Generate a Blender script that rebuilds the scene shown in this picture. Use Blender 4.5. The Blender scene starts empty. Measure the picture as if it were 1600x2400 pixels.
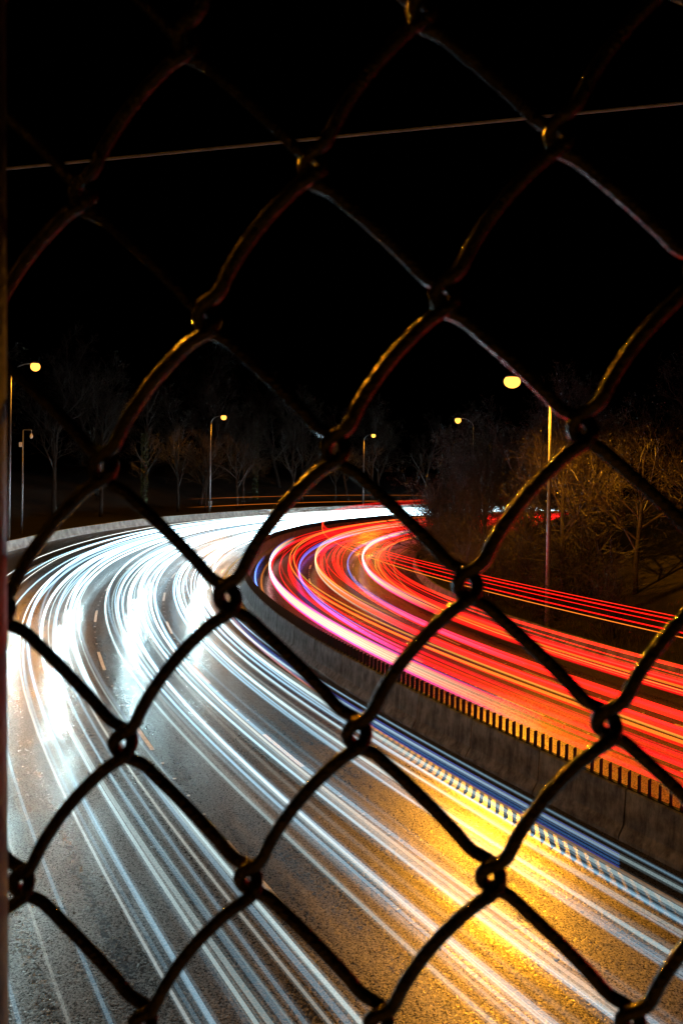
import bpy, bmesh, math, random
from mathutils import Vector, Matrix
random.seed(7)
R = math.radians
scene = bpy.context.scene
C = scene.collection

# ------------------------------------------------------------------ camera, sky, exposure
EYE = 8.48                      # height of the camera above the road beside it
cam_d = bpy.data.cameras.new('camera')
cam_d.sensor_fit = 'VERTICAL'; cam_d.sensor_height = 36; cam_d.lens = 30
cam_d.shift_y = -50 / 2400
cam_d.clip_start = 0.02; cam_d.clip_end = 2000
cam_d.dof.use_dof = True; cam_d.dof.focus_distance = 22; cam_d.dof.aperture_fstop = 24
cam = bpy.data.objects.new('camera', cam_d); C.objects.link(cam)
cam.matrix_world = Matrix.Translation((0, 0, EYE)) @ Matrix.Rotation(R(90), 4, 'X') @ Matrix.Rotation(R(0.88), 4, 'Z')
scene.camera = cam

w = bpy.data.worlds.new('World'); scene.world = w; w.use_nodes = True
nt = w.node_tree
sky = nt.nodes.new('ShaderNodeTexSky'); sky.sky_type = 'NISHITA'; sky.sun_disc = False
sky.sun_elevation = R(-10); sky.sun_rotation = R(200)
nt.nodes['Background'].inputs['Strength'].default_value = 0.006
nt.links.new(sky.outputs[0], nt.nodes['Background'].inputs['Color'])

vs = scene.view_settings
vs.view_transform = 'Standard'; vs.look = 'None'; vs.exposure = 0.15; vs.gamma = 1.0
scene.cycles.use_denoising = True
scene.cycles.max_bounces = 5; scene.cycles.diffuse_bounces = 2; scene.cycles.glossy_bounces = 3
scene.cycles.transparent_max_bounces = 40
scene.cycles.sample_clamp_indirect = 6

LAMP_W = 6000.0                # watts of one sodium street lamp
BEAM_W = 850.0
SODIUM = (1.0, 0.37, 0.015)

# ------------------------------------------------------------------ materials
def mat(name):
    m = bpy.data.materials.new(name); m.use_nodes = True
    return m, m.node_tree, m.node_tree.nodes['Principled BSDF']

def noise_mat(name, c1, c2, scale=5, rough=(0.6, 0.9), bump=0.2, bump_scale=40, detail=6, spec=0.5, metallic=0.0, bump_dist=0.01):
    m, t, b = mat(name)
    tc = t.nodes.new('ShaderNodeTexCoord')
    n = t.nodes.new('ShaderNodeTexNoise'); n.inputs['Scale'].default_value = scale; n.inputs['Detail'].default_value = detail
    t.links.new(tc.outputs['Object'], n.inputs['Vector'])
    r = t.nodes.new('ShaderNodeValToRGB')
    r.color_ramp.elements[0].position = 0.32; r.color_ramp.elements[1].position = 0.68
    r.color_ramp.elements[0].color = (*c1, 1); r.color_ramp.elements[1].color = (*c2, 1)
    t.links.new(n.outputs['Fac'], r.inputs['Fac']); t.links.new(r.outputs['Color'], b.inputs['Base Color'])
    mr = t.nodes.new('ShaderNodeMapRange'); mr.inputs['To Min'].default_value = rough[0]; mr.inputs['To Max'].default_value = rough[1]
    t.links.new(n.outputs['Fac'], mr.inputs['Value']); t.links.new(mr.outputs['Result'], b.inputs['Roughness'])
    n2 = t.nodes.new('ShaderNodeTexNoise'); n2.inputs['Scale'].default_value = bump_scale; n2.inputs['Detail'].default_value = 3
    t.links.new(tc.outputs['Object'], n2.inputs['Vector'])
    bp = t.nodes.new('ShaderNodeBump'); bp.inputs['Strength'].default_value = bump; bp.inputs['Distance'].default_value = bump_dist
    t.links.new(n2.outputs['Fac'], bp.inputs['Height']); t.links.new(bp.outputs['Normal'], b.inputs['Normal'])
    b.inputs['Specular IOR Level'].default_value = spec
    b.inputs['Metallic'].default_value = metallic
    return m

def asphalt_mat():
    m, t, b = mat('damp_asphalt')
    tc = t.nodes.new('ShaderNodeTexCoord')
    def noise(scale, detail=4, rough=0.6):
        n = t.nodes.new('ShaderNodeTexNoise'); n.inputs['Scale'].default_value = scale
        n.inputs['Detail'].default_value = detail; n.inputs['Roughness'].default_value = rough
        t.links.new(tc.outputs['Object'], n.inputs['Vector']); return n
    def rng(src, f0, f1, t0, t1):
        mr = t.nodes.new('ShaderNodeMapRange'); mr.inputs['From Min'].default_value = f0; mr.inputs['From Max'].default_value = f1
        mr.inputs['To Min'].default_value = t0; mr.inputs['To Max'].default_value = t1
        t.links.new(src, mr.inputs['Value']); return mr.outputs['Result']
    big = noise(0.3, 5); fine = noise(13, 2, 0.7); grain = noise(24, 2, 0.8)
    ramp = t.nodes.new('ShaderNodeValToRGB')
    ramp.color_ramp.elements[0].position = 0.36; ramp.color_ramp.elements[1].position = 0.66
    ramp.color_ramp.elements[0].color = (0.005, 0.0052, 0.0055, 1); ramp.color_ramp.elements[1].color = (0.045, 0.045, 0.045, 1)
    t.links.new(grain.outputs['Fac'], ramp.inputs['Fac'])
    mix = t.nodes.new('ShaderNodeMix'); mix.data_type = 'RGBA'; mix.blend_type = 'MULTIPLY'; mix.inputs[0].default_value = 0.6
    r2 = t.nodes.new('ShaderNodeValToRGB'); r2.color_ramp.elements[0].position = 0.35; r2.color_ramp.elements[1].position = 0.65
    r2.color_ramp.elements[0].color = (0.5, 0.5, 0.5, 1)
    t.links.new(big.outputs['Fac'], r2.inputs['Fac'])
    t.links.new(ramp.outputs['Color'], mix.inputs[6]); t.links.new(r2.outputs['Color'], mix.inputs[7])
    add = t.nodes.new('ShaderNodeMath'); add.operation = 'ADD'
    t.links.new(rng(fine.outputs['Fac'], 0.3, 0.7, 0.23, 0.46), add.inputs[0]); t.links.new(rng(big.outputs['Fac'], 0.3, 0.7, -0.06, 0.08), add.inputs[1])
    wa = t.nodes.new('ShaderNodeAttribute'); wa.attribute_name = 'wear'
    wn = t.nodes.new('ShaderNodeTexNoise'); wn.inputs['Scale'].default_value = 1.0; wn.inputs['Detail'].default_value = 4
    t.links.new(wa.outputs['Vector'], wn.inputs['Vector'])
    add2 = t.nodes.new('ShaderNodeMath'); add2.operation = 'ADD'
    t.links.new(add.outputs[0], add2.inputs[0]); t.links.new(rng(wn.outputs['Fac'], 0.35, 0.65, -0.07, 0.08), add2.inputs[1])
    t.links.new(add2.outputs[0], b.inputs['Roughness'])
    wm = t.nodes.new('ShaderNodeMix'); wm.data_type = 'RGBA'; wm.blend_type = 'MULTIPLY'; wm.inputs[0].default_value = 1.0
    wr_ = t.nodes.new('ShaderNodeValToRGB'); wr_.color_ramp.elements[0].position = 0.36; wr_.color_ramp.elements[1].position = 0.6
    wr_.color_ramp.elements[0].color = (0.4, 0.4, 0.4, 1); t.links.new(wn.outputs['Fac'], wr_.inputs['Fac'])
    t.links.new(mix.outputs[2], wm.inputs[6]); t.links.new(wr_.outputs['Color'], wm.inputs[7]); t.links.new(wm.outputs[2], b.inputs['Base Color'])
    hsum = t.nodes.new('ShaderNodeMath'); hsum.operation = 'ADD'
    t.links.new(fine.outputs['Fac'], hsum.inputs[0]); t.links.new(grain.outputs['Fac'], hsum.inputs[1])
    bp = t.nodes.new('ShaderNodeBump'); bp.inputs['Strength'].default_value = 0.5; bp.inputs['Distance'].default_value = 0.010
    t.links.new(hsum.outputs[0], bp.inputs['Height']); t.links.new(bp.outputs['Normal'], b.inputs['Normal'])
    t.links.new(rng(grain.outputs['Fac'], 0.38, 0.64, 0.02, 2.2), b.inputs['Specular IOR Level'])
    return m

M = {}
M['asphalt'] = asphalt_mat()
M['paint'] = noise_mat('worn_road_paint', (0.35, 0.35, 0.33), (0.8, 0.8, 0.77), 9, (0.35, 0.6), 0.2, 60)
M['yellow_paint'] = noise_mat('worn_yellow_paint', (0.35, 0.24, 0.03), (0.7, 0.48, 0.06), 9, (0.35, 0.6), 0.2, 60)
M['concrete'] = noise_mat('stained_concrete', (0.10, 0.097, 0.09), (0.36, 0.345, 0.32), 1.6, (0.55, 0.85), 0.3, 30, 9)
def stained_concrete(name, lo, hi):
    m, t, b = mat(name); tc = t.nodes.new('ShaderNodeTexCoord')
    def noise(scale, sc=(1, 1, 1), detail=8, rough=.65):
        mp = t.nodes.new('ShaderNodeMapping'); mp.inputs['Scale'].default_value = sc; t.links.new(tc.outputs['Object'], mp.inputs['Vector'])
        n = t.nodes.new('ShaderNodeTexNoise'); n.inputs['Scale'].default_value = scale; n.inputs['Detail'].default_value = detail; n.inputs['Roughness'].default_value = rough
        t.links.new(mp.outputs[0], n.inputs['Vector']); return n.outputs['Fac']
    a = noise(2.6); d = noise(5.0, (1, 1, .18)); f = noise(28)
    mu = t.nodes.new('ShaderNodeMath'); mu.operation = 'MULTIPLY'; t.links.new(a, mu.inputs[0]); t.links.new(d, mu.inputs[1])
    r = t.nodes.new('ShaderNodeValToRGB'); r.color_ramp.elements[0].position = .14; r.color_ramp.elements[1].position = .36
    r.color_ramp.elements[0].color = (*lo, 1); r.color_ramp.elements[1].color = (*hi, 1); t.links.new(mu.outputs[0], r.inputs['Fac'])
    t.links.new(r.outputs['Color'], b.inputs['Base Color']); b.inputs['Roughness'].default_value = .7; b.inputs['Specular IOR Level'].default_value = .25
    bp = t.nodes.new('ShaderNodeBump'); bp.inputs['Strength'].default_value = .35; bp.inputs['Distance'].default_value = .01
    t.links.new(f, bp.inputs['Height']); t.links.new(bp.outputs['Normal'], b.inputs['Normal']); return m
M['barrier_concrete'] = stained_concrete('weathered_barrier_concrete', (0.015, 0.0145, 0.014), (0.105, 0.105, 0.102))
M['headlit_look_concrete'] = noise_mat('headlit_look_concrete', (0.32, 0.32, 0.31), (0.62, 0.62, 0.6), 1.6, (0.55, 0.85), 0.3, 30, 9)  # lighter copy of the concrete, headlamp white put into its colour
M['fin'] = noise_mat('dark_glare_fin_plastic', (0.004, 0.0045, 0.005), (0.008, 0.0085, 0.009), 6, (0.7, 0.85), 0.1, 50, spec=0.15)
M['galv'] = noise_mat('galvanised_steel', (0.28, 0.28, 0.28), (0.48, 0.48, 0.47), 7, (0.35, 0.6), 0.08, 30, metallic=0.7)
M['lamp_body'] = noise_mat('grey_lamp_housing', (0.12, 0.12, 0.12), (0.22, 0.22, 0.22), 6, (0.4, 0.6), 0.05, 30)
M['wire'] = noise_mat('black_vinyl_wire', (0.012, 0.0115, 0.011), (0.04, 0.038, 0.036), 300, (0.05, 0.14), 0.8, 700, 2, spec=0.5, metallic=0.9, bump_dist=0.0012)
M['post'] = noise_mat('rusty_fence_post', (0.006, 0.004, 0.003), (0.02, 0.013, 0.009), 60, (0.3, 0.55), 0.5, 260, 4, bump_dist=0.002)
M['cable'] = noise_mat('lit_look_cable_sheath', (0.4, 0.42, 0.45), (0.6, 0.62, 0.65), 12, (0.35, 0.5), 0.2, 40)  # sheath coloured pale blue-grey so it looks lit by traffic below
M['bark'] = noise_mat('brown_bark', (0.012, 0.009, 0.006), (0.04, 0.028, 0.018), 5, (0.7, 0.95), 0.6, 20)
M['twig'] = noise_mat('wet_twig_bark', (0.012, 0.008, 0.005), (0.055, 0.037, 0.022), 3, (0.3, 0.6), 0.2, 20)
M['leaf'] = noise_mat('old_leaf', (0.02, 0.018, 0.006), (0.05, 0.042, 0.014), 3, (0.2, 0.4), 0.1, 20)
M['ivy'] = noise_mat('ivy_leaf', (0.035, 0.05, 0.012), (0.08, 0.10, 0.025), 3, (0.3, 0.6), 0.1, 20)
M['soil'] = noise_mat('dead_grass_ground', (0.012, 0.010, 0.006), (0.045, 0.035, 0.02), 1.3, (0.8, 1.0), 0.8, 14, 10, bump_dist=0.05)
M['grass'] = noise_mat('dry_grass', (0.05, 0.045, 0.018), (0.13, 0.105, 0.045), 2, (0.5, 0.8), 0.1, 20)
M['wood'] = noise_mat('pole_wood', (0.05, 0.035, 0.02), (0.12, 0.085, 0.05), 4, (0.7, 0.9), 0.4, 18)
M['sign_red'] = noise_mat('red_retroreflector', (0.45, 0.03, 0.02), (0.6, 0.05, 0.03), 6, (0.3, 0.5), 0.05, 30)
M['sign_white'] = noise_mat('white_retroreflector', (0.7, 0.7, 0.7), (0.82, 0.82, 0.82), 6, (0.25, 0.4), 0.05, 30)

def emit(name, col, strength):
    m = bpy.data.materials.new(name); m.use_nodes = True; t = m.node_tree
    t.nodes.clear()
    o = t.nodes.new('ShaderNodeOutputMaterial'); e = t.nodes.new('ShaderNodeEmission')
    e.inputs['Color'].default_value = (*col, 1); e.inputs['Strength'].default_value = strength
    t.links.new(e.outputs[0], o.inputs['Surface'])
    return m
M['lamp_lens'] = emit('lit_sodium_lens', (1.0, 0.44, 0.06), 2.8)

def trail_mat(name, col, strength):
    """light left in the air by a passing lamp: adds light, blocks none; 'glow' is how strong the lamp shone there"""
    m = bpy.data.materials.new(name); m.use_nodes = True; t = m.node_tree
    t.nodes.clear()
    o = t.nodes.new('ShaderNodeOutputMaterial'); e = t.nodes.new('ShaderNodeEmission'); tr = t.nodes.new('ShaderNodeBsdfTransparent')
    a = t.nodes.new('ShaderNodeAddShader'); at = t.nodes.new('ShaderNodeAttribute'); at.attribute_name = 'glow'
    mu = t.nodes.new('ShaderNodeMath'); mu.operation = 'MULTIPLY'; mu.inputs[1].default_value = strength
    e.inputs['Color'].default_value = (*col, 1)
    t.links.new(at.outputs['Fac'], mu.inputs[0]); t.links.new(mu.outputs[0], e.inputs['Strength'])
    t.links.new(e.outputs[0], a.inputs[0]); t.links.new(tr.outputs[0], a.inputs[1]); t.links.new(a.outputs[0], o.inputs['Surface'])
    return m
HEAD = 2.6
T_HEAD = [trail_mat('headlamp_light_warm', (0.95, 1.0, 0.92), HEAD), trail_mat('headlamp_light_white', (0.72, 0.97, 1.0), HEAD),
          trail_mat('headlamp_light_cool', (0.45, 0.78, 1.0), HEAD)]
TAIL = 0.75
T_RED = [trail_mat('tail_light_red', (1.0, 0.006, 0.006), TAIL), trail_mat('tail_light_scarlet', (1.0, 0.018, 0.008), TAIL), trail_mat('tail_light_deep', (0.75, 0.002, 0.010), TAIL)]
T_ORANGE = trail_mat('marker_light_amber', (1.0, 0.22, 0.02), 0.6)
T_GOLD = trail_mat('marker_light_gold', (1.0, 0.5, 0.06), 0.55)
T_CREAM = trail_mat('lit_panel_cream', (1.0, 0.86, 0.55), 0.35)
T_BLUE = trail_mat('marker_light_blue', (0.08, 0.13, 0.8), 0.32)
T_SKYBLUE = trail_mat('marker_light_pale_blue', (0.10, 0.34, 0.9), 0.26)

# ------------------------------------------------------------------ helpers
def new_obj(name, verts, faces, material, parent=None, smooth=False):
    me = bpy.data.meshes.new(name); me.from_pydata(verts, [], faces); me.update()
    if smooth:
        me.polygons.foreach_set('use_smooth', [True] * len(me.polygons))
    me.materials.append(material)
    o = bpy.data.objects.new(name, me); C.objects.link(o)
    if parent: o.parent = parent
    return o
def empty(name, loc=(0, 0, 0), rz=0.0):
    o = bpy.data.objects.new(name, None); C.objects.link(o); o.location = loc; o.rotation_euler = (0, 0, rz)
    o.empty_display_size = 0.2
    return o
def tag(o, label=None, cat=None, group=None, kind=None):
    if label: o['label'] = label
    if cat: o['category'] = cat
    if group: o['group'] = group
    if kind: o['kind'] = kind
    return o
def copy_tree(o, parent=None):
    c = o.copy(); C.objects.link(c); c.parent = parent
    if o.type == 'LIGHT': pass
    for ch in o.children: copy_tree(ch, c)
    return c

class MB:
    def __init__(s): s.v = []; s.f = []
    def box(s, c, d, m=None):
        b = len(s.v); cx, cy, cz = c; dx, dy, dz = (k / 2 for k in d)
        for z in (-dz, dz):
            for x, y in ((-dx, -dy), (dx, -dy), (dx, dy), (-dx, dy)):
                p = Vector((cx + x, cy + y, cz + z)); s.v.append(tuple(m @ p if m else p))
        for q in ((0, 3, 2, 1), (4, 5, 6, 7), (0, 1, 5, 4), (1, 2, 6, 5), (2, 3, 7, 6), (3, 0, 4, 7)):
            s.f.append(tuple(b + i for i in q))
    def tube(s, pts, rad, n=6, cap=True):
        pts = [Vector(p) for p in pts]
        if not hasattr(rad, '__len__'): rad = [rad] * len(pts)
        b = len(s.v); ref = None
        for i, p in enumerate(pts):
            t = (pts[min(i + 1, len(pts) - 1)] - pts[max(i - 1, 0)])
            t = t.normalized() if t.length > 1e-9 else Vector((0, 0, 1))
            if ref is None:
                ref = Vector((0, 0, 1)) if abs(t.z) < 0.9 else Vector((1, 0, 0))
            u = (ref - t * ref.dot(t)); u = u.normalized() if u.length > 1e-6 else t.orthogonal().normalized()
            ref = u; q = t.cross(u)
            for k in range(n):
                a = 2 * math.pi * k / n
                s.v.append(tuple(p + (u * math.cos(a) + q * math.sin(a)) * rad[i]))
        for i in range(len(pts) - 1):
            for k in range(n):
                s.f.append((b + i * n + k, b + i * n + (k + 1) % n, b + (i + 1) * n + (k + 1) % n, b + (i + 1) * n + k))
        if cap:
            s.f.append(tuple(b + k for k in range(n))[::-1])
            e = b + (len(pts) - 1) * n
            s.f.append(tuple(e + k for k in range(n)))
    def build(s, name, material, parent=None, smooth=False):
        return new_obj(name, s.v, s.f, material, parent, smooth)

# ------------------------------------------------------------------ the alignment of the motorway
def interp(x, xs, ys):
    if x <= xs[0]: return ys[0]
    for i in range(len(xs) - 1):
        if x <= xs[i + 1]:
            return ys[i] + (ys[i + 1] - ys[i]) * (x - xs[i]) / (xs[i + 1] - xs[i])
    return ys[-1]
KS = [0, 20, 35, 50, 65, 80, 95, 110, 130, 160]
KV = [0.00247, 0.01016, 0.01152, 0.00922, 0.00906, 0.01227, 0.00942, 0.00459, 0.0035, 0.003]
DS = 0.5; S_MIN, S_MAX = -50.0, 260.0
_fr = {}
def _build():
    def grade(s):
        s = min(s, 152.0) / 100
        return -8.47881 + 4.10925 * s - 0.41859 * s * s - 0.39149 * s ** 3 + EYE
    def cross(s): return interp(s, [0, 50, 100, 160], [0.02334, -0.05467, -0.05955, -0.06919])
    x, y, th = 10.21117, 12.38482, -0.53992
    s = -5.0; _fr[round(s / DS)] = (x, y, grade(s), th, cross(s))
    while s < S_MAX:
        k = interp(s + DS / 2, KS, KV); th2 = th + k * DS; tm = (th + th2) / 2
        x += math.sin(tm) * DS; y += math.cos(tm) * DS; th = th2; s += DS
        _fr[round(s / DS)] = (x, y, grade(s), th, cross(s))
    x, y, th = 10.21117, 12.38482, -0.53992; s = -5.0
    while s > S_MIN:
        th2 = th - 0.00247 * DS; tm = (th + th2) / 2
        x -= math.sin(tm) * DS; y -= math.cos(tm) * DS; th = th2; s -= DS
        _fr[round(s / DS)] = (x, y, grade(s), th, cross(s))
_build()
def frame(s):
    s = max(S_MIN, min(S_MAX - DS, s)); i = math.floor(s / DS); f = s / DS - i
    a, b = _fr[i], _fr[i + 1]
    return tuple(p + (q - p) * f for p, q in zip(a, b))
def at(s, off, h=0.0):
    x, y, z, th, c = frame(s)
    return (x + off * math.cos(th), y - off * math.sin(th), z + max(-22, min(22, off)) * c + h)
def heading(s): return frame(s)[3]

W_MED, W_RIGHT, W_OUT = 1.148, 15.465, 17.97      # offsets of the barriers from the near edge line
H_MED, H_FIN, H_RIGHT, H_OUT = 1.177, 0.408, 0.60, 0.80

def strip(name, s0, s1, o0, o1, h, material, parent=None, step=1.0, no=1):
    n = max(1, int(math.ceil((s1 - s0) / step))); v = []; f = []
    for i in range(n + 1):
        s = s0 + (s1 - s0) * i / n
        for j in range(no + 1):
            v.append(at(s, o0 + (o1 - o0) * j / no, h))
    for i in range(n):
        for j in range(no):
            a = i * (no + 1) + j
            f.append((a, a + 1, a + no + 2, a + no + 1))
    return new_obj(name, v, f, material, parent)

# ------------------------------------------------------------------ ground, road, markings
g = new_obj('ground', [(-900, -500, -3), (900, -500, -3), (900, 1300, -3), (-900, 1300, -3)], [(0, 1, 2, 3)], M['soil'])
tag(g, kind='structure')

def terrain(name, offs, heights, s0, s1, seed):
    rnd = random.Random(seed); v = []; f = []; n = int((s1 - s0) / 2.0); k = len(offs)
    for i in range(n + 1):
        s = s0 + (s1 - s0) * i / n
        for o, h in zip(offs, heights):
            j = 0.0 if abs(h) < 0.06 else rnd.uniform(-.12, .12) * min(1.5, abs(h))
            v.append(at(s, o, h + j))
    for i in range(n):
        for j in range(k - 1):
            a = i * k + j; f.append((a, a + 1, a + k + 1, a + k))
    o = new_obj(name, v, f, M['soil'], None, True); tag(o, kind='structure'); return o
TR_O = [15.9, 16.6, 18.0, 20.5, 23, 27, 33, 42, 54]; TR_H = [-0.05, 0.03, 0.2, 0.7, 1.5, 3.0, 5.2, 6.8, 7.5]
TL_O = [-18.0, -19.5, -21, -23.5, -26, -30, -37, -48, -70, -110]; TL_H = [-0.05, 0.05, 0.15, 0.35, 0.5, 1.6, 3.4, 5.5, 8.0, 10.0]
terrain('embankment_right', TR_O, TR_H, -48, 250, 3)
terrain('embankment_left', TL_O[::-1], TL_H[::-1], -48, 250, 4)

road = strip('road', -48, 255, -18.4, 16.0, 0.0, M['asphalt'], step=1.0, no=16); tag(road, kind='structure')
_w = road.data.attributes.new('wear', 'FLOAT_VECTOR', 'POINT')
_wv = []
for i in range(len(road.data.vertices)):
    _wv += [(-18.4 + 34.4 * (i % 17) / 16) * 2.2, (i // 17) * .035, 0.0]
_w.data.foreach_set('vector', _wv)
def marking(s0, s1, off, wd, m, name):
    return strip(name, s0, s1, off - wd / 2, off + wd / 2, 0.004, m, road, step=1.0)
marking(-45, 240, 0.0, 0.14, M['yellow_paint'], 'edge_line')
marking(-45, 240, -13.6, 0.14, M['paint'], 'edge_line')
marking(-45, 240, 2.75, 0.14, M['yellow_paint'], 'edge_line')
marking(-45, 240, 13.7, 0.14, M['paint'], 'edge_line')
dot = MB(); dot.tube([(0, 0, 0.004), (0, 0, 0.014), (0, 0, 0.018)], [0.055, 0.05, 0.025], 10)
dot_src = None
for off, ph in ((-3.65, 1.2), (-7.3, 4.0), (6.4, 2.5), (10.05, 6.0)):
    s = -36 + ph
    while s < 150:
        marking(s, s + 3.0, off, 0.13, M['paint'], 'lane_dash')
        for k in range(4):
            q = s + 4.5 + k * 1.2
            if q < 70:
                if dot_src is None: dot_src = d = dot.build('raised_marker', M['paint'], road)
                else:
                    d = dot_src.copy(); C.objects.link(d)
                d.location = at(q, off)
        s += 9.2

# ------------------------------------------------------------------ barriers
def loft(name, prof, s0, s1, material, parent, base=0.0, step=1.0):
    n = max(1, round((s1 - s0) / step)); k = len(prof); v = []; f = []
    for i in range(n + 1):
        s = s0 + (s1 - s0) * i / n
        for o, h in prof: v.append(at(s, o, base + h))
    for i in range(n):
        for j in range(k):
            a = i * k + j; b = i * k + (j + 1) % k
            f.append((a, b, b + k, a + k))
    f.append(tuple(range(k))[::-1]); f.append(tuple(n * k + j for j in range(k)))
    return new_obj(name, v, f, material, parent)
med = empty('median_barrier', at(0, W_MED)); tag(med, 'stained concrete median barrier topped with dark upright anti-glare fins', 'barrier')
med_inv = Matrix.Translation(med.location).inverted()
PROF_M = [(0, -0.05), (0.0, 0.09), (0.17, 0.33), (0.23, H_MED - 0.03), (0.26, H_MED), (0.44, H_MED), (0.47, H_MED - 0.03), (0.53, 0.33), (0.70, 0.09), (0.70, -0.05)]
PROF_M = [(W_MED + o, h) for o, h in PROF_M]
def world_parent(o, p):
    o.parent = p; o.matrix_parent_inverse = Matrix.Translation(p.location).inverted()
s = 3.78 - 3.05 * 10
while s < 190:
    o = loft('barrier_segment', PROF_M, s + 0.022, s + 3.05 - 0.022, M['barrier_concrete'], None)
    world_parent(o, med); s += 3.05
# raised boxes beside the joints, dark colour standing in for shaded drain slots
slot = MB(); slot.box((0, 0, 0.52), (0.05, 0.07, 0.36)); slot_me = None
for k in range(-2, 24):
    for ds in (-.2, .2):
        q = 3.78 + 3.05 * k + ds
        if slot_me is None: o = slot.build('slot_shade_box', M['fin']); slot_me = o.data
        else: o = bpy.data.objects.new('slot_shade_box', slot_me); C.objects.link(o)
        o.matrix_world = Matrix.Translation(at(q, W_MED + .203)) @ Matrix.Rotation(-heading(q), 4, 'Z') @ Matrix.Rotation(R(4), 4, 'Y')
        o.parent = med; o.matrix_parent_inverse = med_inv
# rail plate under the fins, then the fins
o = loft('fin_rail', [(W_MED + 0.29, H_MED + 0.002), (W_MED + 0.29, H_MED + 0.022), (W_MED + 0.41, H_MED + 0.022), (W_MED + 0.41, H_MED + 0.002)], -24, 150, M['fin'], None)
world_parent(o, med)
fin = MB()
hw, ht = 0.085, H_FIN
fin.box((0, 0, ht / 2), (2 * hw, 0.022, ht)); fin.box((0, 0.02, 0.03), (0.06, 0.05, 0.06)); fin.box((0, 0.016, ht * .5), (0.02, 0.012, ht * .9))
fin_me = None; s = -1.4 - 0.305 * 6; n = 0; rest = MB()
frnd = random.Random(5)
while s < 120:
    mtx = Matrix.Translation(at(s, W_MED + 0.35, H_MED + 0.022)) @ Matrix.Rotation(-heading(s) + R(22) + frnd.uniform(-.03, .03), 4, 'Z') @ Matrix.Rotation(frnd.uniform(-.02, .02), 4, 'Y')
    if n < 300:
        if fin_me is None:
            d = fin.build('glare_fin', M['fin']); fin_me = d.data
        else:
            d = bpy.data.objects.new('glare_fin', fin_me); C.objects.link(d)
        d.matrix_world = mtx; d.parent = med; d.matrix_parent_inverse = med_inv
    else:
        rest.box((0, 0, ht / 2), (2 * hw, 0.022, ht), mtx)
    s += 0.305; n += 1
o = rest.build('far_glare_fins', M['fin']); world_parent(o, med); tag(o, kind='stuff')

rbar = empty('roadside_barrier', at(20, W_RIGHT)); tag(rbar, 'low brown-lit concrete roadside barrier at the foot of the wooded bank', 'barrier')
PROF_R = [(0, -0.05), (0.0, 0.08), (0.10, 0.24), (0.14, H_RIGHT - 0.02), (0.16, H_RIGHT), (0.34, H_RIGHT), (0.36, H_RIGHT - 0.02), (0.38, -0.05)]
PROF_R = [(W_RIGHT + o, h) for o, h in PROF_R]
s = 17.98 - 3.0 * 16
while s < 88:
    o = loft('barrier_segment', PROF_R, s + 0.02, s + 3.0 - 0.02, M['concrete'], None, base=frnd.uniform(-.012, .012)); world_parent(o, rbar); s += 3.0
obar = empty('outer_barrier', at(90, -W_OUT)); tag(obar, 'concrete barrier on the outside of the bend, coloured pale as if white in headlights', 'barrier')
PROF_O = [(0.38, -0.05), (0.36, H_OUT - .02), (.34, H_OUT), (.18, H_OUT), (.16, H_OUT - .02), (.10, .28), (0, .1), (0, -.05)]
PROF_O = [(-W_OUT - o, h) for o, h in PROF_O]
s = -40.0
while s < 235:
    o = loft('barrier_segment', PROF_O, s + 0.02, s + 2.0 - 0.02, M['headlit_look_concrete'], None, base=frnd.uniform(-.01, .01)); world_parent(o, obar); s += 2.0

# ------------------------------------------------------------------ street lamps
HOUSE_SIDE = 1.0
def batwing(L):
    # a road lantern throws most of its light out along the road, little straight down and none upward
    L.use_nodes = True; t = L.node_tree; e = t.nodes['Emission']
    tc = t.nodes.new('ShaderNodeTexCoord'); sp = t.nodes.new('ShaderNodeSeparateXYZ'); t.links.new(tc.outputs['Normal'], sp.inputs[0])
    ab = t.nodes.new('ShaderNodeMath'); ab.operation = 'ABSOLUTE'; t.links.new(sp.outputs['Z'], ab.inputs[0])
    r = t.nodes.new('ShaderNodeValToRGB'); cr = r.color_ramp
    for pos, val in ((0.0, 0.0), (0.12, 0.05), (0.30, 0.9), (0.48, 1.0), (0.72, 0.14), (1.0, 0.06)):
        el = cr.elements[0] if pos == 0 else (cr.elements[-1] if pos == 1 else cr.elements.new(pos)); el.position = pos; el.color = (val, val, val, 1)
    t.links.new(ab.outputs[0], r.inputs['Fac']); sd = t.nodes.new('ShaderNodeMapRange'); sd.inputs['From Min'].default_value = -0.25; sd.inputs['From Max'].default_value = 0.15
    sd.inputs['To Min'].default_value = 0.4; sd.inputs['To Max'].default_value = 1.0      # light dimmed away from the road so the trees stay dark
    sx = t.nodes.new('ShaderNodeMath'); sx.operation = 'MULTIPLY'; sx.inputs[1].default_value = HOUSE_SIDE
    t.links.new(sp.outputs['X'], sx.inputs[0]); t.links.new(sx.outputs[0], sd.inputs['Value'])
    mu = t.nodes.new('ShaderNodeMath'); mu.operation = 'MULTIPLY'; t.links.new(r.outputs['Color'], mu.inputs[0]); t.links.new(sd.outputs['Result'], mu.inputs[1])
    t.links.new(mu.outputs[0], e.inputs['Strength'])
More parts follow.
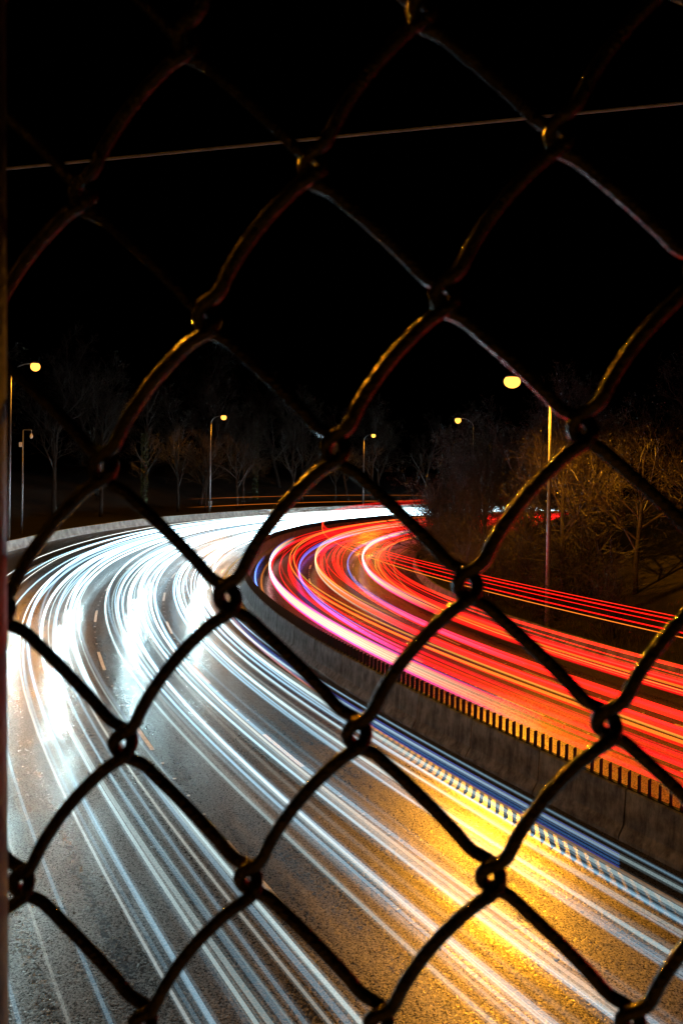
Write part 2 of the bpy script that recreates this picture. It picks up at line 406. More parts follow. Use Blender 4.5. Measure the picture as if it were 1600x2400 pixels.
def make_lamp(height=14.2, reach=2.05):
    r = empty('street_lamp')
    m = MB(); m.tube([(0, 0, 0), (0, 0, height * .45), (0, 0, height - 1.0)], [0.125, 0.10, 0.065], 10); m.build('pole', M['galv'], r, True)
    m = MB(); m.box((0, 0, 0.02), (0.42, 0.42, 0.04))
    for a in (-.16, .16):
        for b in (-.16, .16): m.tube([(a, b, .03), (a, b, .1)], .018, 6)
    m.build('base_plate', M['galv'], r)
    pts = []
    for k in range(9):
        t = k / 8; pts.append((reach * .86 * (1 - math.cos(t * math.pi / 2)) if t < 1 else reach * .86, 0, height - 1.0 + 1.02 * math.sin(t * math.pi / 2)))
    m = MB(); m.tube(pts, [0.06 - .025 * k / 8 for k in range(9)], 8); m.build('arm', M['galv'], r, True)
    # cobra head: flattened, tapering housing
    m = MB(); x0 = reach - 0.40
    sec = [(0, .05, .05), (.10, .12, .09), (.22, .22, .14), (.4, .27, .17), (.58, .22, .14), (.68, .12, .08), (.74, .04, .03)]
    n = 12; b0 = len(m.v)
    for (dx, hwid, hh) in sec:
        for k in range(n):
            a = 2 * math.pi * k / n
            zz = math.sin(a) * hh; zz = zz if zz > 0 else zz * .35
            m.v.append((x0 + dx, math.cos(a) * hwid, height + .03 + zz))
    for i in range(len(sec) - 1):
        for k in range(n):
            m.f.append((i * n + k, i * n + (k + 1) % n, (i + 1) * n + (k + 1) % n, (i + 1) * n + k))
    m.f.append(tuple(range(n))[::-1]); m.f.append(tuple((len(sec) - 1) * n + k for k in range(n)))
    head = m.build('lamp_head', M['lamp_body'], r, True)
    # drop lens bowl
    m = MB(); rows = 9; n = 18; cx = reach
    for i in range(rows + 1):
        a = -math.pi * .22 + math.pi * .72 * i / rows
        for k in range(n):
            q = 2 * math.pi * k / n
            m.v.append((cx + .40 * math.cos(a) * math.cos(q), .38 * math.cos(a) * math.sin(q), height - .22 - .36 * math.sin(a)))
    for i in range(rows):
        for k in range(n): m.f.append((i * n + k, (i + 1) * n + k, (i + 1) * n + (k + 1) % n, i * n + (k + 1) % n))
    m.f.append(tuple(range(n)))
    m.build('lens', M['lamp_lens'], head, True)
    L = bpy.data.lights.new('lamp_light', 'SPOT'); L.energy = LAMP_W; L.color = SODIUM; L.shadow_soft_size = 0.1; L.spot_size = R(176); L.spot_blend = 0.12
    batwing(L)
    lo = bpy.data.objects.new('lamp_light', L); C.objects.link(lo); lo.parent = head; lo.location = (cx, 0, height - .72)
    return r
lamp0 = make_lamp()
def place_lamp(s, off, label, src=None, dh=0.0, scale=1.0, yaw=0.0):
    o = lamp0 if src is None else copy_tree(lamp0)
    o.location = at(s, off, dh)
    toward = -1 if off > 0 else 1            # arm points over the road
    a = heading(s); o.rotation_euler = (0, 0, (-a if toward > 0 else -a + math.pi) + yaw)
    o.scale = (1, 1, scale)
    tag(o, label, 'street lamp', 'sodium street lamps along the motorway'); return o
tall = place_lamp(28, 16.6, 'tall lit street lamp behind the low roadside barrier before the bare trees', scale=.985); tall.scale.x = 1.17
for ch in tall.children_recursive:
    if ch.type == 'LIGHT': tall_light = ch
place_lamp(59.3, -19.3, 'lit street lamp beside the camera mast on the outside of the bend', 1, scale=1.10)
l2 = place_lamp(99.5, -19.3, 'lit street lamp with a small cabinet strapped to its pole beyond the outer barrier', 1)
place_lamp(141, -19.2, 'smaller lit street lamp standing where the bend straightens out', 1, dh=-0.4)
place_lamp(104.5, 17.0, 'faintest lit lamp with its pole hidden behind the bare trees', 1, scale=1.10)
m = MB(); m.box((0.02, 0, 1.9), (0.36, 0.42, 0.75)); m.box((0.02, 0, 2.29), (0.42, 0.48, 0.04)); m.build('cabinet', M['lamp_body'], l2)
lo = copy_tree(lamp0); lo.location = (-6.6, 9.9, 0.2); lo.rotation_euler = (0, 0, R(5)); lo.scale = (1, 1, 1)
for ch in lo.children_recursive:
    if ch.type == 'LIGHT': ch.data = ch.data.copy(); ch.data.energy = LAMP_W * 2.4
tall_light.data = tall_light.data.copy(); tall_light.data.energy = LAMP_W * 5.2
tag(lo, 'lit street lamp next to the overpass just past the edge of the picture', 'street lamp', 'sodium street lamps along the motorway')

# camera mast
r = empty('camera_mast', at(67, -22, 0.2)); tag(r, 'slim grey camera mast with a hooked arm and dome camera', 'mast')
m = MB(); m.tube([(0, 0, 0), (0, 0, 5), (0, 0, 9.9)], [.12, .10, .07], 10); m.build('pole', M['galv'], r, True)
m = MB(); m.tube([(0, 0, 9.86), (.02, 0, 9.93), (.12, 0, 9.97), (.75, 0, 9.97), (.80, 0, 9.94), (.80, 0, 9.6)], .035, 8); m.build('arm', M['galv'], r, True)
m = MB(); m.tube([(.80, 0, 9.62), (.80, 0, 9.45), (.80, 0, 9.3), (.80, 0, 9.18), (.80, 0, 9.12)], [.06, .14, .16, .11, .03], 12); m.build('dome_camera', M['sign_white'], r, True)
m = MB(); m.box((-.2, 0, 8.55), (.26, .3, .45)); m.box((-.03, 0, 8.55), (.12, .08, .08)); m.build('control_box', M['sign_white'], r)

# small triangular warning stands on the hard shoulder
for k, (s_, o_) in enumerate(((106.2, 14.7), (90.2, 14.75))):
    r = empty('warning_triangle', at(s_, o_, 0.0), -heading(s_)); 
    m = MB(); P = [(-.42, 0, .25), (.42, 0, .25), (0, 0, .98)]
    for a in range(3):
        m.tube([P[a], P[(a + 1) % 3]], .055, 6)
    m.build('border', M['sign_red'], r)
    m = MB(); P2 = [(-.24, -.05, .37), (.24, -.05, .37), (0, -.05, .78)]
    for a in range(3): m.tube([P2[a], P2[(a + 1) % 3]], .035, 6)
    m.build('reflector', M['sign_white'], r)
    m = MB(); m.tube([(-.3, -.2, 0.01), (0, .05, .3), (.3, -.2, 0.01)], .02, 6); m.tube([(0, .3, .01), (0, .02, .3)], .02, 6); m.build('stand', M['lamp_body'], r)
    tag(r, ('small red warning triangle farther along the shoulder by the trees', 'small red warning triangle at the end of the roadside barrier')[k], 'warning triangle', 'warning triangles on the shoulder')

# ------------------------------------------------------------------ bare trees
def grow(seed, height, spread, levels=4, droop=0.15, leaves=0, ivy=False, upright=0.5, kids=(9, 7, 6, 5)):
    rnd = random.Random(seed); tm = MB(); cm = MB(); lm = MB(); im = MB()
    def rv(): return Vector((rnd.gauss(0, 1), rnd.gauss(0, 1), rnd.gauss(0, 1)))
    def branch(p, d, ln, rad, lev):
        n = 7 if lev == 0 else (5 if lev == 1 else 4 if lev < 4 else 3)
        pts = [p]; rs = [rad]; dirs = [d]
        for i in range(n - 1):
            up = Vector((0, 0, 1)) * ((0.10 if lev < 2 else 0.04) - droop * (lev >= 2) * .4)
            d = (d + rv() * (0.05 if lev == 0 else 0.14) + up).normalized()
            p = p + d * (ln / (n - 1)); pts.append(p); dirs.append(d)
            rs.append(max(0.006, rad * (1 - 0.78 * (i + 1) / (n - 1))))
        (tm if lev == 0 else cm).tube(pts, rs, 8 if lev == 0 else 5 if lev == 1 else 3, cap=lev == 0)
        if lev >= levels:
            for _ in range(leaves):
                if rnd.random() < .5:
                    q = pts[-1] + rv() * .08; a = rv().normalized() * .05; b = a.cross(rv()).normalized() * .035
                    k = len(lm.v); lm.v += [tuple(q - a), tuple(q + b), tuple(q + a), tuple(q - b)]; lm.f.append((k, k + 1, k + 2, k + 3))
            return
        kk = kids[min(lev, len(kids) - 1)]
        for c in range(kk):
            t = (0.28 if lev == 0 else 0.2) + (0.98 - (0.28 if lev == 0 else .2)) * (c + rnd.random()) / kk
            f = t * (n - 1); i = min(int(f), n - 2); q = pts[i].lerp(pts[i + 1], f - i); dd = dirs[i]
            side = dd.cross(rv()).normalized()
            ang = rnd.uniform(.45, 1.0) if lev else rnd.uniform(.5, 1.05)
            nd = (dd * math.cos(ang) + side * math.sin(ang) + Vector((0, 0, upright * .3))).normalized()
            l2 = ln * rnd.uniform(.42, .68) * (1.15 - .5 * t) * (spread if lev == 0 else 1)
            branch(q, nd, l2, max(.007, rs[i] * .55), lev + 1)
    branch(Vector((0, 0, -.3)), Vector((rnd.uniform(-.08, .08), rnd.uniform(-.08, .08), 1)).normalized(), height * .8, height * .013 + .04, 0)
    if ivy:
        for _ in range(1400):
            z = rnd.uniform(0, height * .6); a = rnd.uniform(0, 6.28); rr = .22 + rnd.random() * .22
            q = Vector((math.cos(a) * rr, math.sin(a) * rr, z)); u = rv().normalized() * .09; b = u.cross(rv()).normalized() * .07
            k = len(im.v); im.v += [tuple(q - u), tuple(q + b), tuple(q + u), tuple(q - b)]; im.f.append((k, k + 1, k + 2, k + 3))
    return tm, cm, lm, im
def build_tree(seed, **kw):
    tm, cm, lm, im = grow(seed, **kw); r = empty('bare_tree')
    tm.build('trunk', M['bark'], r, True); c = cm.build('crown', M['twig'], r)
    if lm.v: tag(lm.build('leaves', M['leaf'], c), kind='stuff')
    if im.v: tag(im.build('ivy', M['ivy'], r), kind='stuff')
    return r
variants = [build_tree(11, height=14, spread=.9, leaves=2, kids=(13, 8, 6, 4)),
            build_tree(22, height=15, spread=.75, kids=(12, 7, 6, 5)),
            build_tree(33, height=12, spread=1.0, leaves=2, kids=(14, 8, 6, 4), upright=.2, droop=.3),
            build_tree(44, height=15, spread=.5, kids=(14, 6, 5, 3), ivy=True),
            build_tree(55, height=8, spread=1.2, leaves=3, kids=(14, 8, 6, 4), upright=.3, droop=.25)]
def build_shrub(seed, stems=16, height=6.5):
    rnd = random.Random(seed); r = empty('bare_shrub'); cm = MB(); sm = MB()
    def rv(): return Vector((rnd.gauss(0, 1), rnd.gauss(0, 1), rnd.gauss(0, 1)))
    def arc(p, d, ln, rad, n, sag, mb, sides):
        pts = [p]; dr = [d]
        for i in range(n - 1):
            d = (d + rv() * .10 + Vector((0, 0, -sag))).normalized(); p = p + d * ln / (n - 1); pts.append(p); dr.append(d)
        mb.tube(pts, [max(.005, rad * (1 - .8 * i / (n - 1))) for i in range(n)], sides, cap=False); return pts, dr
    for _ in range(stems):
        a = rnd.uniform(0, 6.28); tilt = abs(rnd.gauss(0, .45))
        d = Vector((math.cos(a) * math.sin(tilt), math.sin(a) * math.sin(tilt), math.cos(tilt)))
        pts, dr = arc(Vector((rnd.gauss(0, .25), rnd.gauss(0, .25), -.2)), d, height * rnd.uniform(.6, 1.05), .045, 7, .05, sm, 5)
        for _ in range(11):
            f = rnd.uniform(1.5, 5.9); i = int(f); q = pts[i].lerp(pts[i + 1], f - i)
            nd = (dr[i] + rv() * .55).normalized(); p2, d2 = arc(q, nd, height * rnd.uniform(.15, .38), .018, 5, .09, cm, 3)
            for _ in range(9):
                f = rnd.uniform(.6, 3.9); i = int(f); q = p2[i].lerp(p2[i + 1], f - i)
                arc(q, (d2[i] + rv() * .6).normalized(), height * rnd.uniform(.05, .14), .009, 4, .1, cm, 3)
    sm.build('stems', M['bark'], r, True); cm.build('crown', M['twig'], r); return r
variants += [build_shrub(71), build_shrub(72, 20, 5.0)]
variants += [build_tree(91, height=13, spread=1.0, leaves=12, kids=(13, 8, 6, 4), upright=.35, droop=.2)]
used = set()
def put_tree(v, s, off, rz, sc, label, group):
    src = variants[v]
    o = src if v not in used else copy_tree(src)
    used.add(v)
    offs, hs = (TR_O, TR_H) if off > 0 else (TL_O[::-1], TL_H[::-1])
    o.location = at(s, off, interp(off, offs, hs) - .05); o.rotation_euler = (0, 0, rz); o.scale = (sc,) * 3
    tag(o, label, 'tree', group); return o
GR, GL = 'bare trees on the bank inside the bend', 'dim bare trees on the outside of the bend'
RT = [(4, 83, 17.6, .3, .9, 'rounded twiggy bush-like tree overhanging the end of the roadside barrier'),
      (2, 74, 20, 1.2, .85, 'spreading bare tree just behind the tip of the roadside barrier'),
      (0, 66, 22, 2.2, .95, 'bare tree with orange glinting leaf tips below the faintest lamp'),
      (2, 55, 20.5, 4.0, .8, 'low bare tree with arching twigs left of the tall lamp pole'),
      (0, 47, 22, .7, .9, 'bare tree with fanned branches right behind the tall lamp'),
      (1, 44, 27, 3.0, .95, 'tall dark bare tree deep in the wood behind the tall lamp'),
      (0, 37, 21.5, 5.2, .95, 'large bare tree with glinting twigs right of the tall lamp pole'),
      (2, 31, 24, 2.9, .95, 'bare tree with drooping lit branch ends near the picture edge'),
      (1, 36, 30, .4, 1.0, 'tall bare tree at the back of the wood by the picture edge'),
      (0, 26, 26, 1.9, 1.0, 'bare tree half out of the picture beyond the low barrier'),
      (1, 60, 29, 5.0, .95, 'tall straight bare tree behind the spreading ones'),
      (4, 92, 21.5, 2.0, 1.05, 'twiggy shrub-like tree farthest along the inside of the bend'),
      (4, 58, 18.6, 3.3, .55, 'small thin sapling close behind the roadside barrier')]
RT += [(7, 84, 19.5, .4, 1.05, 'leafy tree with yellow glinting crown where the red trails vanish'), (7, 78, 18.2, 2.0, .62, 'small leafy tree over the tip of the roadside barrier'),
       (7, 93, 20, 3.6, .95, 'leafy tree just beyond the glinting one'), (7, 88, 17.4, 5.0, .42, 'low leafy bush hiding the vanishing red trails'), (7, 96, 17.6, 1.2, .45, 'low leafy bush hiding the vanishing white trails'),
       (7, 72, 18.6, 4.2, .5, 'leafy bush behind the curved end of the roadside barrier'), (7, 68, 24, 1.0, .9, 'leafy tree standing back from the barrier tip'), (7, 62, 20.5, 2.4, .6, 'leafy bush among bare shrubs left of the tall lamp'),
       (7, 104, 18.5, 2.6, .7, 'leafy tree farthest round the inside of the bend'), (7, 54, 25, 3.1, .85, 'leafy tree deep behind the tall lamp head'), (7, 38, 24, .2, .8, 'leafy tree with glints near the picture edge')]
RT += [(7, 50, 23.5, .9, .5, 'leafy bush low behind the tall lamp pole'), (7, 57, 24.5, 2.9, .55, 'leafy bush deep in the wood left of the tall lamp pole'), (7, 64, 25.5, 4.4, .6, 'leafy bush in the dark centre of the wood'), (7, 45, 25, 5.6, .55, 'leafy bush on the bank right of the tall lamp pole')]
for a in RT: put_tree(*a, GR)
SH = [(5, 24, 18.2, .2, .8, 'half hidden at the picture edge'), (6, 32, 18.0, 1.0, .8, 'right of the tall lamp pole'), (5, 37, 18.6, 2.1, .95, 'with drooping lit tips right of the tall lamp pole'),
      (6, 43, 18.0, .7, 1.0, 'just left of the tall lamp pole'), (5, 49, 18.3, 3.0, 1.0, 'below the lit head of the tall lamp'), (6, 55, 17.8, 4.0, 1.1, 'below and left of the tall lamp'),
      (5, 61, 18.0, 5.0, 1.0, 'halfway along the roadside barrier'), (6, 67, 17.8, 1.6, 1.2, 'near the tip of the roadside barrier'), (5, 73, 17.8, .9, 1.1, 'hanging over the tip of the roadside barrier'),
      (6, 79, 17.4, 2.7, 1.3, 'just past the tip of the roadside barrier'), (5, 85, 17.4, 3.9, 1.1, 'hiding where the red trails vanish'), (6, 91, 17.6, 5.1, 1.3, 'hiding where the white trails vanish'),
      (5, 97, 18.0, .4, 1.2, 'farthest along the inside of the bend'), (6, 46, 21.5, 2.2, 1.3, 'deeper in the wood behind the tall lamp pole'), (5, 58, 21.0, 1.3, 1.3, 'deeper in the wood left of the tall lamp'), (6, 34, 21.5, 5.5, 1.3, 'deeper in the wood at the picture edge')]
for v_, s_, o_, rz_, sc_, l_ in SH:
    put_tree(v_, s_, o_, rz_, sc_, 'arching bare shrub ' + l_, 'bare shrubs along the roadside barrier')['category'] = 'shrub'
LT = [(3, 92, -24, .5, .9, 'ivy-clad trunked tree standing between the camera mast and the cabinet lamp'),
      (1, 80, -27, 2.1, 1.0, 'tall dim tree behind the camera mast'), (0, 72, -30, 3.1, 1.0, 'broad dim tree left of the camera mast'),
      (0, 100, -25, 4.5, .85, 'bare tree with twigs lit orange around the cabinet lamp'), (1, 108, -28, .2, 1.05, 'tall dim tree right of the cabinet lamp'),
      (2, 116, -26, 1.4, 1.0, 'spreading dim tree between the two far lamps'), (3, 124, -30, 3.7, 1.0, 'ivy-clad tree between the two far lamps'),
      (0, 133, -27, 5.5, 1.0, 'dim tree just left of the smaller far lamp'), (1, 146, -26, 2.7, 1.0, 'dim tree just right of the smaller far lamp'),
      (2, 158, -28, .9, 1.1, 'farthest dim tree where the white trails vanish'), (1, 95, -34, 4.1, 1.2, 'tallest dark tree on the slope behind the ivy-clad one'),
      (0, 120, -38, 1.1, 1.2, 'tall dark tree high on the slope between the far lamps'), (1, 140, -38, 3.3, 1.2, 'tall dark tree high on the slope behind the smaller lamp'),
      (2, 64, -26, 4.9, .9, 'dim tree at the picture edge beside the first outer lamp')]
for a in LT: put_tree(a[0], a[1], a[2], a[3], a[4] * 1.35, a[5], GL)
for a in [(0, 86, -25.5, 1.9, 1.3, 'dim tree close behind the outer barrier right of the camera mast'), (2, 104, -23.5, 2.9, 1.0, 'low dim tree right behind the cabinet lamp'),
          (2, 112, -24, .6, 1.2, 'low dim tree just right of the cabinet lamp and close to the barrier'), (0, 128, -25, 4.0, 1.3, 'dim tree midway between the far lamps, close to the barrier'),
          (2, 139, -24, 5.0, 1.2, 'low dim tree at the foot of the smaller far lamp'), (0, 152, -25, 2.0, 1.4, 'broad dim tree past the smaller far lamp'),
          (1, 168, -24, 1.0, 1.4, 'dim tree beyond the end of the white trails'), (0, 182, -20, 3.0, 1.5, 'very distant dim tree above the vanishing road')]:
    put_tree(*a, GL)

# rough dry grass on the bank
gm = MB(); rnd = random.Random(9)
for _ in range(9000):
    s_ = rnd.uniform(2, 75); o_ = 16.3 + abs(rnd.gauss(0, 3.2)); b = Vector(at(s_, o_, interp(o_, TR_O, TR_H) - .03))
    a = rnd.uniform(0, 6.28); ln = rnd.uniform(.18, .5); d = Vector((math.cos(a), math.sin(a), 0)); n_ = Vector((-d.y, d.x, 0)) * .012
    k = len(gm.v); tip = b + d * ln * rnd.uniform(.2, .7) + Vector((0, 0, ln))
    gm.v += [tuple(b - n_), tuple(b + n_), tuple(tip)]; gm.f.append((k, k + 1, k + 2))
tag(gm.build('grass', M['grass']), 'rough dry grass on the bank behind the roadside barrier', 'grass', kind='stuff')

# ------------------------------------------------------------------ light trails
def trail_part(parent, offf, h, rad, material, s0, s1, glow, step=2.0, name='streak', sides=5):
    m = MB(); n = int((s1 - s0) / step); pts = []; gl = []
    for i in range(n + 1):
        s = s0 + (s1 - s0) * i / n; pts.append(at(s, offf(s), h(s) if callable(h) else h)); gl.append(glow(s))
    m.tube(pts, rad, sides, cap=False)
    o = m.build(name, material, None)
    at_ = o.data.attributes.new('glow', 'FLOAT', 'POINT')
    at_.data.foreach_set('value', [q for q in gl for _ in range(sides)])
    world_parent(o, parent)
    return o
trnd = random.Random(21)
def wander(base, amp):
    p1, p2 = trnd.uniform(0, 6.28), trnd.uniform(0, 6.28); l1, l2 = trnd.uniform(60, 110), trnd.uniform(120, 200)
    return lambda s: base + amp * math.sin(6.283 * s / l1 + p1) + amp * .7 * math.sin(6.283 * s / l2 + p2)
def head_glow(k):
    # a headlamp throws its light forward along the road, so its trace is strongest where it came head-on round the bend
    return lambda s: k * interp(s, [-10, 4, 14, 24, 34, 48, 70, 250], [.02, .028, .055, .12, .26, .45, .6, .6])
LANE_W = {-1.85: 'in the lane beside the median barrier', -5.5: 'in the middle lane of the near carriageway', -9.15: 'in the outer lane of the near carriageway', -12.2: 'along the hard shoulder of the near carriageway'}
def head_car(lane, base, hh, half, rad, k, m, amp=.16, s0=-30, s1=190):
    t = empty('headlight_trail', at(20, lane))
    f = wander(base, amp)
    for sd in (-1, 1):
        trail_part(t, (lambda s, sd=sd: f(s) + sd * half), hh, rad * .75, m, s0, s1, head_glow(k))
        g_ = head_glow(k * .2); trail_part(t, (lambda s, sd=sd: f(s) + sd * half), hh, rad * 1.7, m, s0, 44, (lambda s: g_(s) * min(1, (44 - s) / 14 + .02)), name='halo')
    tag(t, 'pair of white headlight streaks ' + LANE_W[lane], 'light trail', 'headlight trails ' + LANE_W[lane])
for lane, cnt in ((-1.85, 9), (-5.5, 11), (-9.15, 9), (-12.2, 2)):
    for i in range(cnt):
        m_ = trnd.choice((0, 1, 1, 2, 2)); 
        truck = trnd.random() < .18
        head_car(lane, lane + trnd.uniform(-.6, .6), trnd.uniform(.85, 1.05) if truck else trnd.uniform(.58, .74),
                 trnd.uniform(.8, .95) if truck else trnd.uniform(.58, .7), trnd.choice((.028, .035, .045, .06)), trnd.choice((.3, .6, .9, 1.3, 2.0)), T_HEAD[m_], amp=.12)

# unseen spots added to light the road, standing in for oncoming dipped beams
for s_ in range(8, 130, 4):
    bl = bpy.data.lights.new('headlamp_beam_fill', 'SPOT'); bl.energy = BEAM_W * .5 * interp(s_, [16, 28, 44, 70], [1.5, 1.1, .55, .8]); bl.color = (0.62, 0.95, 1.0)
    bl.spot_size = R(9.6); bl.spot_blend = 0.5; bl.shadow_soft_size = 0.08
    for lane in ((-1.85, -5.5, -9.15, -11.5) if s_ < 36 else (-1.85, -5.5, -9.15)):
        t = empty('beam_fill_mount', at(s_ + 4, lane, .66)); tag(t, kind='helper')
        o = bpy.data.objects.new('headlamp_beam_fill', bl); C.objects.link(o); o.parent = t
        d = Vector(at(s_ - 8, lane, 0)) - t.location
        t.rotation_euler = d.to_track_quat('-Z', 'Y').to_euler(); t.scale = (interp(s_, [20, 44], [2.4, 1.2]), 1, 1)
LANE_R = {4.3: 'in the lane beside the median on the far carriageway', 7.9: 'in the middle lane of the far carriageway', 11.7: 'in the lane beside the roadside barrier'}
def tail_glow(k): return lambda s: k * interp(s, [-20, 10, 60, 110, 230], [.8, .9, 1.0, 1.0, .8])
def tail_car(lane, base, hh, half, rad, k, m, amp=.14, extra=()):
    t = empty('taillight_trail', at(20, lane)); f = wander(base, amp)
    for sd in (-1, 1):
        trail_part(t, (lambda s, sd=sd: f(s) + sd * half), hh, rad, m, -30, 185, tail_glow(k))
    if trnd.random() < .35: trail_part(t, f, hh + .35, rad * .6, m, -30, 185, tail_glow(k * .6), name='brake_streak')
    for (dh, em, kk) in extra:
        trail_part(t, (lambda s: f(s) + half * .9), dh, rad * .7, em, -30, 185, tail_glow(kk), name='marker_streak')
    tag(t, 'pair of red tail light streaks ' + LANE_R[lane], 'light trail', 'tail light trails ' + LANE_R[lane])
for lane, cnt in ((4.3, 6), (7.9, 7), (11.7, 9)):
    for i in range(cnt):
        truck = trnd.random() < .2
        ex = []
        if trnd.random() < .18: ex.append((trnd.uniform(.5, 1.6), trnd.choice((T_ORANGE, T_GOLD)), trnd.uniform(.4, 1)))
        tail_car(lane, lane + trnd.gauss(0, .24), trnd.uniform(1.0, 1.3) if truck else trnd.uniform(.7, .98), trnd.uniform(.8, 1.0) if truck else trnd.uniform(.58, .72),
                 trnd.choice((.02, .03, .04, .05, .07)), trnd.choice((.35, .6, .9, 1.5)), trnd.choice(T_RED), extra=ex)

def band(name, label, offf, hs, rads, mats, s0, s1, glow, cat='light trail'):
    t = empty(name, at((s0 + s1) / 2, offf((s0 + s1) / 2)))
    for h_, r_, m_ in zip(hs, rads, mats): trail_part(t, offf, h_, r_, m_, s0, s1, glow, step=1.5)
    tag(t, label, cat)
def fade(s0, s1, k=1.0, e=8): return lambda s: k * max(0.02, min(1, (s - s0) / e, (s1 - s) / e))
band('lorry_trail', 'broad cream band with blue edges left by a lit lorry beside the median', lambda s: 3.35, (.8, .9, 1.0, 1.1, 1.2, 1.3), (.05, .06, .06, .06, .05, .04), (T_BLUE, T_CREAM, T_CREAM, T_CREAM, T_CREAM, T_BLUE), 9, 74, fade(9, 74, 1.2, 14))
band('lorry_trail', 'short white and blue band left by a lorry in the lane beside the roadside barrier', lambda s: 10.9, (.8, .92, 1.04, 1.16), (.05, .07, .06, .05), (T_BLUE, T_CREAM, T_CREAM, T_SKYBLUE), 30, 110, fade(30, 110, 1.2, 18))
band('lorry_trail', 'pale orange band left by a lorry in the middle lane of the far carriageway', lambda s: 6.9, (.9, 1.05, 1.2, 1.35), (.05, .06, .05, .04), (T_CREAM, T_ORANGE, T_CREAM, T_GOLD), 25, 120, fade(25, 120, .9, 15))
band('blue_trail', 'added blue glow streaks tinting the road low along the far side of the median barrier', lambda s: 2.3, (.3, .42, .5), (.05, .06, .04), (T_BLUE, T_BLUE, T_SKYBLUE), -12, 62, fade(-12, 62, 2.2, 12))  # emissive streaks added to tint the road beside the median violet
band('blue_trail', 'dark blue streaks between the two fuller lanes of the far carriageway', lambda s: 5.6, (.35, .45, .6), (.04, .05, .03), (T_BLUE, T_BLUE, T_BLUE), 20, 95, fade(20, 95, 1.8, 12))
band('blue_trail', 'wide bright blue band that stops short beside the median barrier', lambda s: -0.45, (.34, .41, .48, .55, .62), (.02, .026, .014, .026, .018), (T_BLUE, T_SKYBLUE, T_SKYBLUE, T_SKYBLUE, T_BLUE), 2.3, 46, lambda s: .3 + .3 * min(1, max(0, (s - 2) / 12)))
band('blue_trail', 'violet blue streaks beside the orange band in the middle of the far carriageway', lambda s: 9.6, (.4, .5, .62), (.04, .05, .03), (T_BLUE, T_SKYBLUE, T_BLUE), 18, 100, fade(18, 100, .8, 16))
band('lorry_marker_trail', 'thin red roof light lines of a tall lorry crossing over the roadside barrier', lambda s: 7.4, (4.05, 4.2, 4.32, 3.85, 3.7), (.014, .022, .014, .022, .016), (T_RED[0], T_RED[0], T_RED[1], T_RED[0], T_ORANGE), -30, 150, lambda s: 1.0)
band('amber_trail', 'thin amber lines behind the outer barrier below the far trees', lambda s: -23.5, (1.1, 2.3), (.04, .02), (T_ORANGE, T_ORANGE), 100, 190, fade(100, 190, .5, 10))

# ------------------------------------------------------------------ overpass with its chain-link fence
U = Vector((0.98891, -0.11642, 0.0922)); V = Vector((-0.09095, 0.01602, 0.99573)); N = Vector((0.1174, 0.99307, -0.00525))
FO = Vector((-0.00046, 0.25306, EYE - 0.00893)); A = 0.0359; B = A * 1.178
FM = Matrix(((U.x, V.x, N.x, FO.x), (U.y, V.y, N.y, FO.y), (U.z, V.z, N.z, FO.z), (0, 0, 0, 1)))
fence = empty('chain_link_fence'); fence.matrix_world = FM
tag(fence, 'dark wet chain-link fence of diamond mesh close in front of the camera', 'fence')
ROWS = 40; J0 = -18
DEL = 0.0029
def wire_points():
    key = []
    for r_ in range(ROWS + 1):
        y = r_ * B
        if r_ % 2 == 0:      # left-hand bend
            key += [(.0046, y - .0064, DEL), (-.0012, y - .0032, .65 * DEL), (-.0027, y, 0), (-.0012, y + .0032, -.65 * DEL), (.0046, y + .0064, -DEL)]
            e = Vector((A - .0046, y + B - .0064, -DEL)); bul = (-.0017, .0014)
        else:
            key += [(A - .0046, y - .0064, -DEL), (A + .0012, y - .0032, -.65 * DEL), (A + .0027, y, 0), (A + .0012, y + .0032, .65 * DEL), (A - .0046, y + .0064, DEL)]
            e = Vector((.0046, y + B - .0064, DEL)); bul = (.0004, .0005)
        st = Vector(key[-1])
        if r_ < ROWS:
            for k in (.17, .34, .5, .66, .83):
                q = st.lerp(e, k); w_ = 4 * k * (1 - k); key.append((q.x + bul[0] * w_, q.y + bul[1] * w_, q.z))
    out = []; K = [Vector(k) for k in key]
    for i in range(len(K) - 1):
        p0, p1, p2, p3 = K[max(i - 1, 0)], K[i], K[i + 1], K[min(i + 2, len(K) - 1)]
        for t in (0, 1 / 3, 2 / 3):
            out.append(0.5 * ((2 * p1) + (p2 - p0) * t + (2 * p0 - 5 * p1 + 4 * p2 - p3) * t * t + (3 * p1 - p0 - 3 * p2 + p3) * t ** 3))
    out.append(K[-1]); return out
wm_ = MB(); wm_.tube(wire_points(), 0.00205, 9)
wire0 = None; wr = random.Random(3)
for k in range(-18, 22):
    if wire0 is None:
        o = wire0 = wm_.build('wire', M['wire'], fence, True)
    else:
        o = wire0.copy(); C.objects.link(o)
    # wire k bends left at column k on rows with k + row odd
    j_bottom = -J0 + 3
    j = 21 if (k + 21) % 2 == 1 else 22
    o.location = ((k - 2) * A + wr.uniform(-.0004, .0004), -(j - 3.5) * B + wr.uniform(-.0006, .0006), wr.uniform(-.0004, .0004))
pm = MB(); pm.tube([(0, -.95, 0), (0, 1.0, 0)], .024, 20); pm.tube([(0, 1.0, 0), (0, 1.02, 0), (0, 1.03, 0)], [.027, .025, .01], 20)
post = pm.build('post', M['post'], fence, True); 
_pp = FO + U * (-0.1134) + N * (-0.030)
post.matrix_parent_inverse = FM.inverted(); post.matrix_basis = Matrix.Translation(_pp + Vector((-.0018, 0, 0))) @ Matrix.Rotation(-.018, 4, 'Y') @ Matrix.Rotation(R(90), 4, 'X')
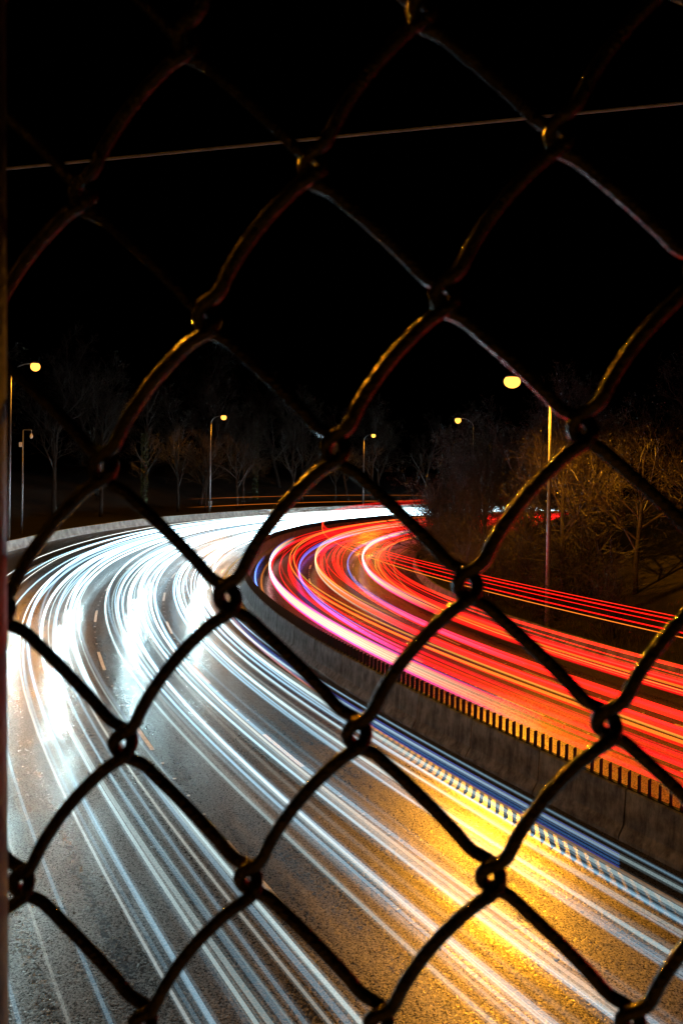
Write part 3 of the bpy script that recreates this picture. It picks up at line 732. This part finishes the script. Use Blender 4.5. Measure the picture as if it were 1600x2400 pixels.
post2 = post.copy(); C.objects.link(post2); post2.matrix_basis = Matrix.Translation(FO + U * 1.2 - N * .03) @ Matrix.Rotation(R(90), 4, 'X')
tr_ = MB(); tr_.tube([(-.7, 0, 0), (1.3, 0, 0)], .02, 16)
rail = tr_.build('top_rail', M['post'], fence, True); rail.location = (0, .93, -.03)

# deck and parapet that carry the fence (below the picture)
deck = empty('overpass'); deck.matrix_world = FM; tag(deck, 'concrete overpass under the camera, below the picture', 'bridge')
m = MB(); m.box((0, -1.02, .05), (40, .16, .32)); m.build('kerb', M['concrete'], deck)
m = MB(); m.box((0, -1.7, -5.9), (40, 1.2, 12.3)); m.build('deck', M['concrete'], deck)

# ------------------------------------------------------------------ overhead cable and its far pole
def ray(px, py, d):
    ph = R(.88); dx, dy = px - 800, py - 1200
    ux = 800 + dx * math.cos(ph) + dy * math.sin(ph); uy = 1200 - dx * math.sin(ph) + dy * math.cos(ph)
    return Vector(((ux - 800) / 2000 * d, d, EYE - (uy - 1150) / 2000 * d))
a_, b_ = ray(10, 396, 5.6), ray(1357, 265, 5.4)
dirn = (b_ - a_); P0 = a_ - dirn * 3.0; P1 = a_ + dirn * 10.0
pts = []
for i in range(61):
    t = i / 60; q = P0.lerp(P1, t); q.z -= .9 * 4 * t * (1 - t) * 0.0; pts.append(q)
cm_ = MB(); cm_.tube(pts, .0105, 8)
cab = empty('overhead_cable', P0); o = cm_.build('strand', M['cable'], None, True); world_parent(o, cab)
tag(cab, 'single overhead cable, coloured pale as if lit, rising gently across the night sky', 'cable')
for q_, l_ in ((P1, 'wooden utility pole carrying the overhead cable on the wooded side, beyond the picture'), (P0, 'wooden utility pole carrying the overhead cable on the outer side, beyond the picture')):
    up = empty('utility_pole', (q_.x, q_.y, -1)); tag(up, l_, 'pole', 'utility poles')
    m = MB(); m.tube([(0, .2, 0), (0, .2, q_.z + 1.8)], [.17, .12], 12); m.build('post', M['wood'], up, True)
    m = MB(); m.box((0, .04, q_.z + 1), (.06, .12, .08)); m.build('clamp', M['galv'], up)
